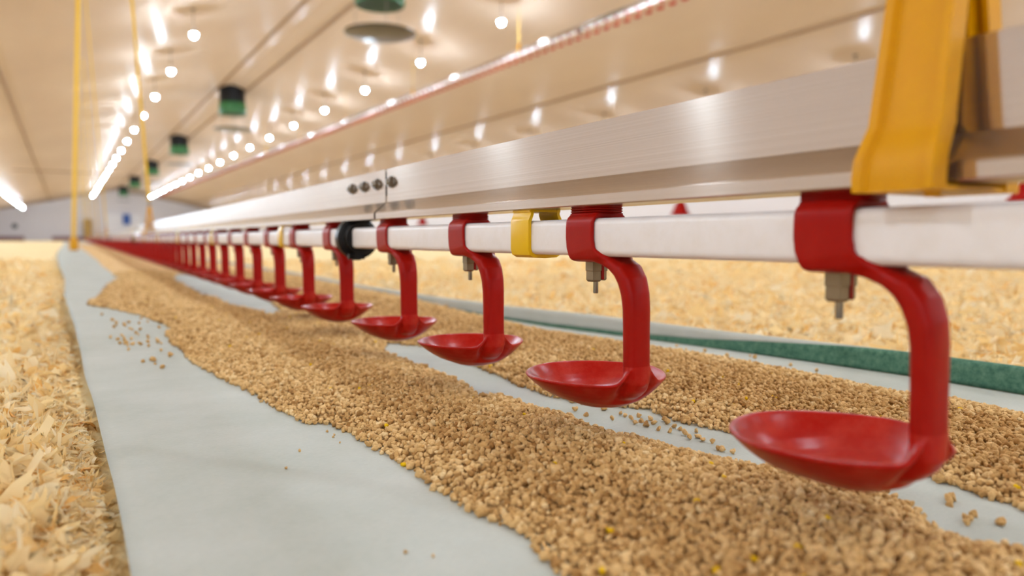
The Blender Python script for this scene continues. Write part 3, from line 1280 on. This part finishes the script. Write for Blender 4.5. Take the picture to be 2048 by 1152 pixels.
for p in EDGEP:
    pellet(p[0], p[1], 'feed pellet lying along the turned-up green edge of the paper', 'loose pellets by the green edge', random.uniform(0.8, 1.2))
for p in [(655, 862), (667, 873), (669, 868), (680, 884), (600, 900), (573, 935), (866, 1110), (812, 1102)]:
    pellet(p[0], p[1], 'tiny speck of feed on the clean paper in front of the heap', 'specks of feed on the clean paper', 0.45)

# ------------------------------------------------------------------ litter of wood shavings
def shaving_variants(n, r, A=9, B=4):
    out = []
    for i in range(n):
        L = r.uniform(0.006, 0.016) if i % 3 else r.uniform(0.014, 0.024)
        W = L * r.uniform(0.14, 0.5)
        s, t = np.meshgrid(np.linspace(-1, 1, A), np.linspace(-1, 1, B), indexing='ij')
        wprof = (1 - 0.55 * np.abs(s) ** r.uniform(1.5, 4)) * (1 + 0.26 * r.normal(size=(A, 1)))
        x = s * L * (1 + 0.0 * t)
        x = x + (np.abs(s) > 0.8) * r.normal(size=(A, B)) * L * 0.3
        y = t * W * wprof + W * 0.6 * r.normal() * s ** 2
        cr = r.uniform(0.3, 2.2)                                   # roll across
        cl = r.uniform(-1.6, 1.6)                                  # bend along
        Rr = W / max(cr, 0.2)
        z = Rr * (1 - np.cos(y / Rr))
        y2 = Rr * np.sin(y / Rr)
        Rl = L / (abs(cl) + 0.15) * np.sign(cl + 1e-6)
        z2 = z + Rl * (1 - np.cos(x / Rl))
        x2 = (Rl) * np.sin(x / Rl)
        tw = r.uniform(-0.9, 0.9) * s
        y3 = y2 * np.cos(tw) - z2 * np.sin(tw)
        z3 = y2 * np.sin(tw) + z2 * np.cos(tw)
        z3 = z3 + r.normal(size=z3.shape) * 0.0005 + 0.0006 * np.sin(s * r.uniform(3, 9))
        P = np.stack([x2, y3, z3], -1).reshape(-1, 3)
        P -= P.mean(0)
        F = grid_faces(A, B)
        out.append((P, F))
    return out


def litter_h(x, y):
    return -0.010 + 0.004 * wav(x * 2.2, y * 2.2, 1.5) * 2


gx = np.concatenate([np.linspace(X_L + 0.06, -1.2, 12)[:-1], np.arange(-1.2, 3.0, 0.05), np.linspace(3.0, X_R - 0.06, 14)])
gy = np.concatenate([np.linspace(Y_B + 0.06, -0.5, 8)[:-1], np.arange(-0.5, 5, 0.05), np.geomspace(5, Y_F - 0.08, 30)])
GX, GY = np.meshgrid(gx, gy)
GZ = litter_h(GX, GY)
under = (GX > np.interp(GY, ys, lx) + 0.01) & (GX < np.interp(GY, ys, rx) - 0.01)
GZ = np.where(under, -0.02, GZ)
bedV = np.stack([GX, GY, GZ], -1).reshape(-1, 3)
bed = mesh_np('litter_bed', bedV, grid_faces(len(gy), len(gx)), LITTER, smooth=True)
tag(bed, 'deep bed of pale wood shavings covering the whole house floor', 'litter', kind='stuff')

rs = np.random.default_rng(21)
sv_near, sv_mid, sv_far = shaving_variants(26, rs), shaving_variants(20, rs, 6, 3), shaving_variants(16, rs, 4, 3)
VV, FF, TT, off = [], [], [], 0
for (z0, z1, s, layers, k) in ((0.0, 0.6, 0.0042, 3, 0.66), (0.6, 1.2, 0.0062, 2, 0.66), (1.2, 2.6, 0.0115, 1, 0.9), (2.6, 4.4, 0.032, 1, 1.6)):
    for ly in range(layers):
        x, y = jitter_grid(-2.6, 5.5 if z1 > 2 else 2.6, -0.1, 6.0 if z1 > 3 else 3.2, s, rs)
        cz = cam_xyz(x, y, 0 * x)[2]
        m = (cz >= z0) & (cz < z1) & in_view(x, y, 0 * x, 0.95 if z1 < 1 else 0.8)
        x, y = x[m], y[m]
        L_, R_ = np.interp(y, ys, lx), np.interp(y, ys, rx)
        m = (x < L_ - 0.007) | (x > R_ + 0.022)
        x, y, L_ = x[m], y[m], L_[m]
        z = litter_h(x, y) + 0.001 + ly * 0.0028 + rs.uniform(-0.001, 0.004, len(x))
        z = np.where((x > L_ - 0.02) & (x < L_ + 0.1), np.minimum(z, paper_h(x, y) - 0.009), z)
        n = len(x)
        yaw = rs.uniform(0, 6.283, n)
        kt = np.where((x > L_ - 0.02) & (x < L_ + 0.1), 0.3, 1.0)
        tx, ty = rs.normal(0, 0.55, n) * kt, rs.normal(0, 0.55, n) * kt
        cyw, syw = np.cos(yaw), np.sin(yaw)
        o1 = np.ones(n); o0 = np.zeros(n)
        Rz = np.stack([cyw, -syw, o0, syw, cyw, o0, o0, o0, o1], 1).reshape(n, 3, 3)
        Rx = np.stack([o1, o0, o0, o0, np.cos(tx), -np.sin(tx), o0, np.sin(tx), np.cos(tx)], 1).reshape(n, 3, 3)
        Ry = np.stack([np.cos(ty), o0, np.sin(ty), o0, o1, o0, -np.sin(ty), o0, np.cos(ty)], 1).reshape(n, 3, 3)
        flip = np.where(rs.random(n) < 0.5, -1.0, 1.0)
        rot = Rz @ Rx @ Ry
        rot[:, :, 2] *= flip[:, None]
        tint = np.clip(rs.normal(0.55, 0.24, n), 0, 1)
        sv = sv_near if z1 < 1 else (sv_mid if z1 < 2 else sv_far)
        V, Fc, Tt = scatter(sv, np.stack([x, y, z], -1), rot, k * rs.lognormal(0, 0.25, n) * np.where((x > L_ - 0.03) & (x < L_ + 0.05), 0.55, 1.0), tint, rs)
        VV.append(V); FF.append(Fc + off); TT.append(Tt); off += len(V)
    print('shavings', n)
shv = mesh_np('wood_shavings', np.concatenate(VV), np.concatenate(FF), SHAVE, smooth=True, attr={'tint': np.concatenate(TT)})
tag(shv, 'curled pale yellow wood shavings beside both edges of the paper', 'wood shavings', kind='stuff')

# ------------------------------------------------------------------ the raised drinking line across the house
RA, RB = Vector((5.07, 3.0, 0)), Vector((4.29, 48.8, 0))
RD = (RB - RA).normalized()
RROT = math.atan2(-RD.x, RD.y)
RZ = 2.445
RLEN = (RB - RA).length


def on_raised(t, z=RZ):
    return RA + RD * t + Vector((0, 0, z))


ts = [0.08 + SP * k for k in range(250)]
merged_rest('distant_raised_row', ts[100:], on_raised, RROT, 'farthest drinkers of the raised line, a thin pink line by the bulbs', 'drinkers')
for i, t in enumerate(ts[:100]):
    o = bpy.data.objects.new('nipple_drinker', far_mesh)
    col.objects.link(o)
    o.location = on_raised(t)
    o.rotation_euler = (0, 0, RROT)
    tag(o, 'small red drinker on the raised line hoisted up under the ceiling', 'poultry drinker', 'drinkers of the raised line')
nsec = 12
for k in range(nsec):
    a, c = RLEN * k / nsec, RLEN * (k + 1) / nsec
    b = MB()
    b.loft([[(x, 0, z) for x, z in SQ], [(x, c - a - 0.01, z) for x, z in SQ]])
    o = b.build('water_pipe', WHITE, smooth=40, loc=on_raised(a))
    o.rotation_euler = (0, 0, RROT)
    tag(o, 'white water pipe of the raised drinking line under the ceiling', 'water pipe', 'pipe sections of the raised line')
    b = MB()
    b.loft([[(x * mm, 0, z * mm) for x, z in RP], [(x * mm, c - a - 0.01, z * mm) for x, z in RP]])
    o = b.build('aluminium_rail', ALU, smooth=12, loc=on_raised(a))
    brush_uv(o)
    o.rotation_euler = (0, 0, RROT)
    tag(o, 'aluminium rail on top of the raised drinking line', 'support rail', 'rail sections of the raised line')
    if k:
        o = copy_tree(cp)
        o.location = on_raised(a)
        o.rotation_euler = (0, 0, RROT)
        tag(o, 'dark coupling on the raised drinking line under the ceiling', 'pipe coupling', 'couplings of the raised line')
for k in range(12):
    root = empty('rail_hanger', on_raised(1.9 + 3.2 * k))
    root.rotation_euler = (0, 0, RROT)
    y = hg.children[0].copy()
    for chd in hg.children:
        if 'cord' not in chd.name:
            cc = chd.copy()
            cc.parent = root
            col.objects.link(cc)
    b = MB()
    p = on_raised(1.9 + 3.2 * k)
    b.tube([(0, 0, 0.16), (0, 0, ceil_z(p.x) - RZ - 0.003)], 0.0028, 6)
    b.build('suspension_cord', CORD, root)
    tag(root, 'small yellow hanger on the raised drinking line', 'rail hanger', 'hangers of the raised line')

# ------------------------------------------------------------------ things at the far wall and side wall
def simple(name, label, cat, mb, mat, loc, group=None):
    o = mb.build(name, mat, loc=loc)
    return tag(o, label, cat, group)


b = MB(); b.tube([(X_L + 0.0, 30, 2.43), (X_RIDGE - 1.1, 30, 2.43)], 0.018, 8)
simple('cross_cable', 'dark cable stretched across the house below the left ceiling slope', 'cable', b, SEAM, (0, 0, 0))
b = MB(); b.box((0, 0, 0), (0.16, 0.1, 0.2)); b.box((0, 0, -0.13), (0.1, 0.08, 0.08))
simple('winch_box', 'small dark winch box on the cross cable at the left', 'winch', b, DARK, (-2.95, 29.9, 2.45))
# end wall equipment
b = MB(); b.box((0, 0, 0), (1.5, 0.06, 1.9)); b.box((0, -0.04, 0.1), (1.2, 0.03, 1.2))
simple('end_door', 'pale door panel in the far end wall left of the line', 'door', b, WALL, (-1.5, Y_F - 0.06, 0.95))
b = MB(); b.lathe([(0.16, -0.1), (0.16, 0.0), (0.1, 0.02)], axis='y', n=20)
simple('wall_fan', 'small round grey-brown vent fan on the far end wall', 'fan', b, BROWN, (-2.75, Y_F - 0.06, 0.95))
b = MB(); b.box((0, 0, 0), (0.5, 0.3, 0.9)); b.box((0, 0, .5), (0.4, 0.24, .12)); b.box((0, 0, -.67), (0.44, 0.26, .46))
simple('control_cabinet', 'grey control cabinet on the far end wall behind the hanging cords', 'cabinet', b, SEAM, (1.3, Y_F - 0.25, 0.9))
b = MB(); b.box((0, 0, 0), (0.45, 0.3, 0.7)); b.box((0, -0.17, 0.05), (0.3, 0.05, 0.4))
simple('wall_box', 'blue box fixed on the far end wall above the line', 'box', b, BLUE, (3.6, Y_F - 0.27, 1.45))
b = MB(); b.box((0, 0, 0), (2.2, 0.08, 1.3)); b.box((0, -0.05, 0), (1.9, 0.03, 1.0))
simple('inlet_shutter', 'wide white shutter on the far end wall behind the drinking line', 'shutter', b, WHITE, (3.4, Y_F - 0.07, 1.15))
# red bell drinkers by the right-hand wall
def bell():
    root = empty('bell_drinker', (0, 0, 0))
    b = MB(); b.lathe([(0.17, 0.0), (0.18, 0.05), (0.15, 0.06), (0.1, 0.2), (0.04, 0.3), (0.02, 0.33)], n=20)
    b.build('bell', RED, root)
    b = MB(); b.tube([(0, 0, 0.32), (0, 0, 1.45)], 0.006, 6)
    b.build('hose', DARK, root)
    return root


bd = bell()
for k, y in enumerate((4.4, 10.1, 21.6)):
    o = bd if k == 0 else copy_tree(bd)
    px = 9.7
    o.location = (px, y, 0.55)
    tag(o, 'red bell drinker hanging by the right side wall, seen between rail and pipe', 'bell drinker', 'red bell drinkers by the side wall')

# yellow tube hanging to the litter beside the far end of the line
tb = empty('hanging_tube', (0.075, 9.3, 0.0))
b = MB(); b.tube([(0, 0, 0.1), (0.13, 0, ceil_z(0.13) - 0.03)], 0.02, 10)
b.build('tube', CORD, tb)
b = MB(); b.lathe([(0.03, -0.006), (0.045, 0.01), (0.045, 0.1), (0.025, 0.14)], n=16)
b.build('weight', YELLOW, tb)
tag(tb, 'pale yellow tube hanging from ceiling to litter where the lines converge', 'hanging tube')
